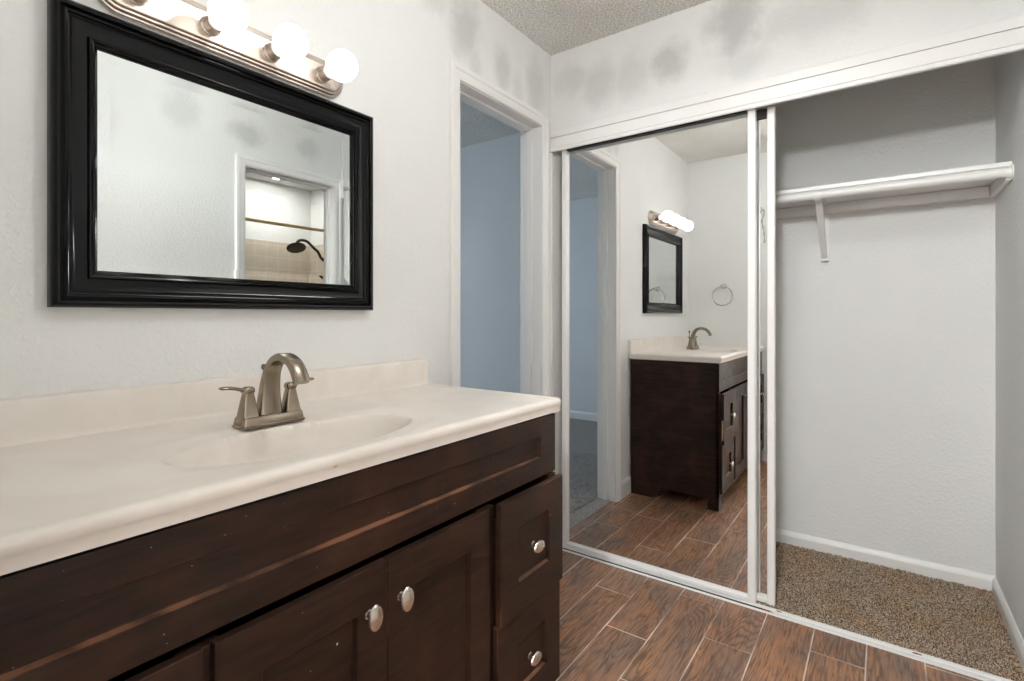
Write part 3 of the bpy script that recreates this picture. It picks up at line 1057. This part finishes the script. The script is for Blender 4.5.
bm = bmesh.new()
HL = 0.258
loft(bm, [pill(HL, r, -h) for r, h in ((0.052, 0.0), (0.052, 0.010), (0.0505, 0.0125), (0.0475, 0.013), (0.0465, 0.011), (0.0455, 0.011), (0.0445, 0.0165), (0.0425, 0.0185), (0.0395, 0.0188),
                                       (0.0385, 0.0168), (0.0375, 0.0168), (0.0365, 0.0225), (0.0345, 0.0245), (0.031, 0.025), (0.0305, 0.0235))])
obj('backplate', bm, M['fixture'], lt, smooth=True, angle=30)
for i in range(4):
    bx_ = -1.787 + 0.1555 * i
    bm = bmesh.new()
    lathe(bm, [(0.0, 0.0235), (0.004, 0.0235), (0.006, 0.0205), (0.030, 0.0195), (0.032, 0.0205), (0.034, 0.0195), (0.034, 0.015)], (bx_, -0.0234, LZ), (0, -1, 0), 28)
    obj('socket', bm, M['fixture'], lt, smooth=True, angle=40)
    bm = bmesh.new()
    R_, cy = 0.0435, 0.060
    pr = [(0.0, 0.0135), (0.012, 0.0140), (0.018, 0.019)]
    for k in range(3, 25):
        a = PI * k / 24
        pr.append((cy - R_ * math.cos(a), R_ * math.sin(a)))
    pr = [p for p in pr[:3]] + [p for p in pr[3:] if p[0] > 0.020]
    lathe(bm, pr, (bx_, -0.0560, LZ), (0, -1, 0), 32)
    part_label(obj('light_bulb', bm, M['bulb'], lt, smooth=True, angle=60), 'lit frosted white globe bulb')

# ------------------------------------------------------------------ towel ring on the left wall
trg = thing('towel_ring', 'small round metal towel ring on the white wall at the end of the vanity', 'towel ring')
TY, TZ = -0.291, 1.415
bm = bmesh.new()
lathe(bm, [(0, 0.024), (0.005, 0.024), (0.009, 0.020), (0.011, 0.011), (0.030, 0.009), (0.034, 0.012), (0.046, 0.012), (0.050, 0.008)], (LEFT + 0.0005, TY, TZ), (1, 0, 0), 24)
obj('wall_post', bm, M['chrome'], trg, smooth=True)
bm = bmesh.new()
RR = 0.078
pts = [(LEFT + 0.040, TY + RR * math.sin(2 * PI * i / 48), TZ - RR - 0.004 + RR * math.cos(2 * PI * i / 48)) for i in range(48)]
rings = []
for i, p in enumerate(pts):
    a = 2 * PI * i / 48
    rad = Vector((0, math.sin(a), math.cos(a)))
    rings.append([Vector(p) + rad * (0.0052 * math.cos(b)) + Vector((0.0052 * math.sin(b), 0, 0)) for b in [2 * PI * k / 10 for k in range(10)]])
rings.append(rings[0])
loft(bm, rings, False, False)
bmesh.ops.remove_doubles(bm, verts=bm.verts[:], dist=1e-6)
obj('ring', bm, M['chrome'], trg, smooth=True)

# ------------------------------------------------------------------ shower room things, seen in the wall mirror
cr = thing('shower_curtain_rod', 'brass-coloured shower curtain rod across the tub, reflected in the wall mirror', 'curtain rod')
bm = bmesh.new()
lathe(bm, [(0, 0.0125), (SX1 - SX0 - 0.01, 0.0125)], (SX0 + 0.005, -2.47, 1.885), (1, 0, 0), 18)
obj('pole', bm, M['rod'], cr, smooth=True)
for x, s in ((SX0 + 0.0005, 1), (SX1 - 0.0005, -1)):
    bm = bmesh.new()
    lathe(bm, [(0, 0.030), (0.006, 0.029), (0.012, 0.018), (0.02, 0.0135)], (x, -2.47, 1.885), (s, 0, 0), 20)
    obj('flange', bm, M['rod'], cr, smooth=True)

sh = thing('rain_shower', 'dark bronze rain shower on a curved arm, reflected in the wall mirror', 'shower head')
SHY = -2.83
bm = bmesh.new()
lathe(bm, [(0, 0.030), (0.006, 0.028), (0.012, 0.014)], (SX1 - 0.0105, SHY, 1.66), (-1, 0, 0), 20)
obj('flange', bm, M['bronze_metal'], sh, smooth=True)
ap = spline([(SX1 - 0.012, SHY, 1.66), (0.62, SHY, 1.665), (0.565, SHY, 1.70), (0.53, SHY, 1.755), (0.50, SHY, 1.775), (0.47, SHY, 1.80), (0.42, SHY, 1.835), (0.37, SHY, 1.84), (0.335, SHY, 1.825), (0.325, SHY, 1.80)], 5)
bm = bmesh.new()
tube(bm, ap, 0.0125, 12)
obj('arm', bm, M['bronze_metal'], sh, smooth=True)
bm = bmesh.new()
lathe(bm, [(-0.035, 0.012), (-0.020, 0.016), (-0.012, 0.014), (-0.006, 0.045), (0.000, 0.072), (0.006, 0.080), (0.014, 0.079), (0.0145, 0.07), (0.0125, 0.001)], (0.318, SHY, 1.775), (-0.12, 0.5, -1), 36)
hd_ = obj('head', bm, M['bronze_metal'], sh, smooth=True)
bm = bmesh.new()
HN = Vector((-0.12, 0.5, -1)).normalized()
HE = HN.cross(Vector((0, 1, 0))).normalized()
HF = HN.cross(HE)
for rr_, nn in ((0.020, 6), (0.040, 12), (0.060, 18)):
    for i in range(nn):
        a = 2 * PI * i / nn
        lathe(bm, [(0, 0.004), (0.003, 0.0032)], Vector((0.318, SHY, 1.775)) + HN * 0.0142 + HE * (rr_ * math.cos(a)) + HF * (rr_ * math.sin(a)), HN, 8)
part_label(obj('nozzles', bm, M['chrome'], hd_), 'pale spray nozzles')

rl = thing('recessed_ceiling_light', 'round lit recessed ceiling light above the tub, reflected in the wall mirror', 'ceiling light')
bm = bmesh.new()
lathe(bm, [(0, 0.095), (0.006, 0.094), (0.008, 0.078), (0.003, 0.074)], (0.22, -2.92, 2.3895), (0, 0, -1), 32)
obj('trim_ring', bm, M['trim'], rl, smooth=True)
bm = bmesh.new()
lathe(bm, [(0.003, 0.073), (0.0075, 0.070), (0.009, 0.04), (0.0095, 0.001)], (0.22, -2.92, 2.3895), (0, 0, -1), 32)
obj('lens', bm, M['lamp'], rl, smooth=True)


def lamp_light(name, loc, size, watts, col=(1, 0.965, 0.92)):
    L = bpy.data.lights.new(name, 'AREA')
    L.shape = 'DISK'
    L.size = size
    L.energy = watts
    L.color = col
    o = bpy.data.objects.new(name, L)
    COL.objects.link(o)
    o.location = loc
    return o


lamp_light('recessed_lamp', (0.22, -2.92, 2.376), 0.14, SHOWER_WATTS)


def fill_pendant(label, x, y, z, r, glass):  # unseen globe lamp added for fill light
    t = thing('added_fill_globe', label, 'ceiling lamp')
    bm = bmesh.new()
    lathe(bm, [(0, 0.06), (0.012, 0.058), (0.022, 0.035), (0.026, 0.010)], (x, y, CEIL - 0.0005), (0, 0, -1), 28)
    obj('canopy', bm, M['fixture'], t, smooth=True)
    bm = bmesh.new()
    lathe(bm, [(0.0, 0.006), (CEIL - z - r - 0.03, 0.006), (CEIL - z - r - 0.028, 0.028), (CEIL - z - r + 0.006, 0.032)], (x, y, CEIL - 0.02), (0, 0, -1), 20)
    obj('stem', bm, M['fixture'], t, smooth=True)
    bm = bmesh.new()
    lathe(bm, [(r - r * math.cos(a), r * math.sin(a)) for a in [0.25 + (PI - 0.25) * k / 20 for k in range(21)]], (x, y, z + r), (0, 0, -1), 32)
    obj('glass_globe', bm, glass, t, smooth=True)


fill_pendant('added white fill globe in the entry, out of view', -3.3, -1.35, 2.05, 0.12, M['fill_hall'])
fill_pendant('added white fill globe in the middle of the bathroom, out of view', -1.15, -1.00, 2.30, 0.085, M['fill_room'])
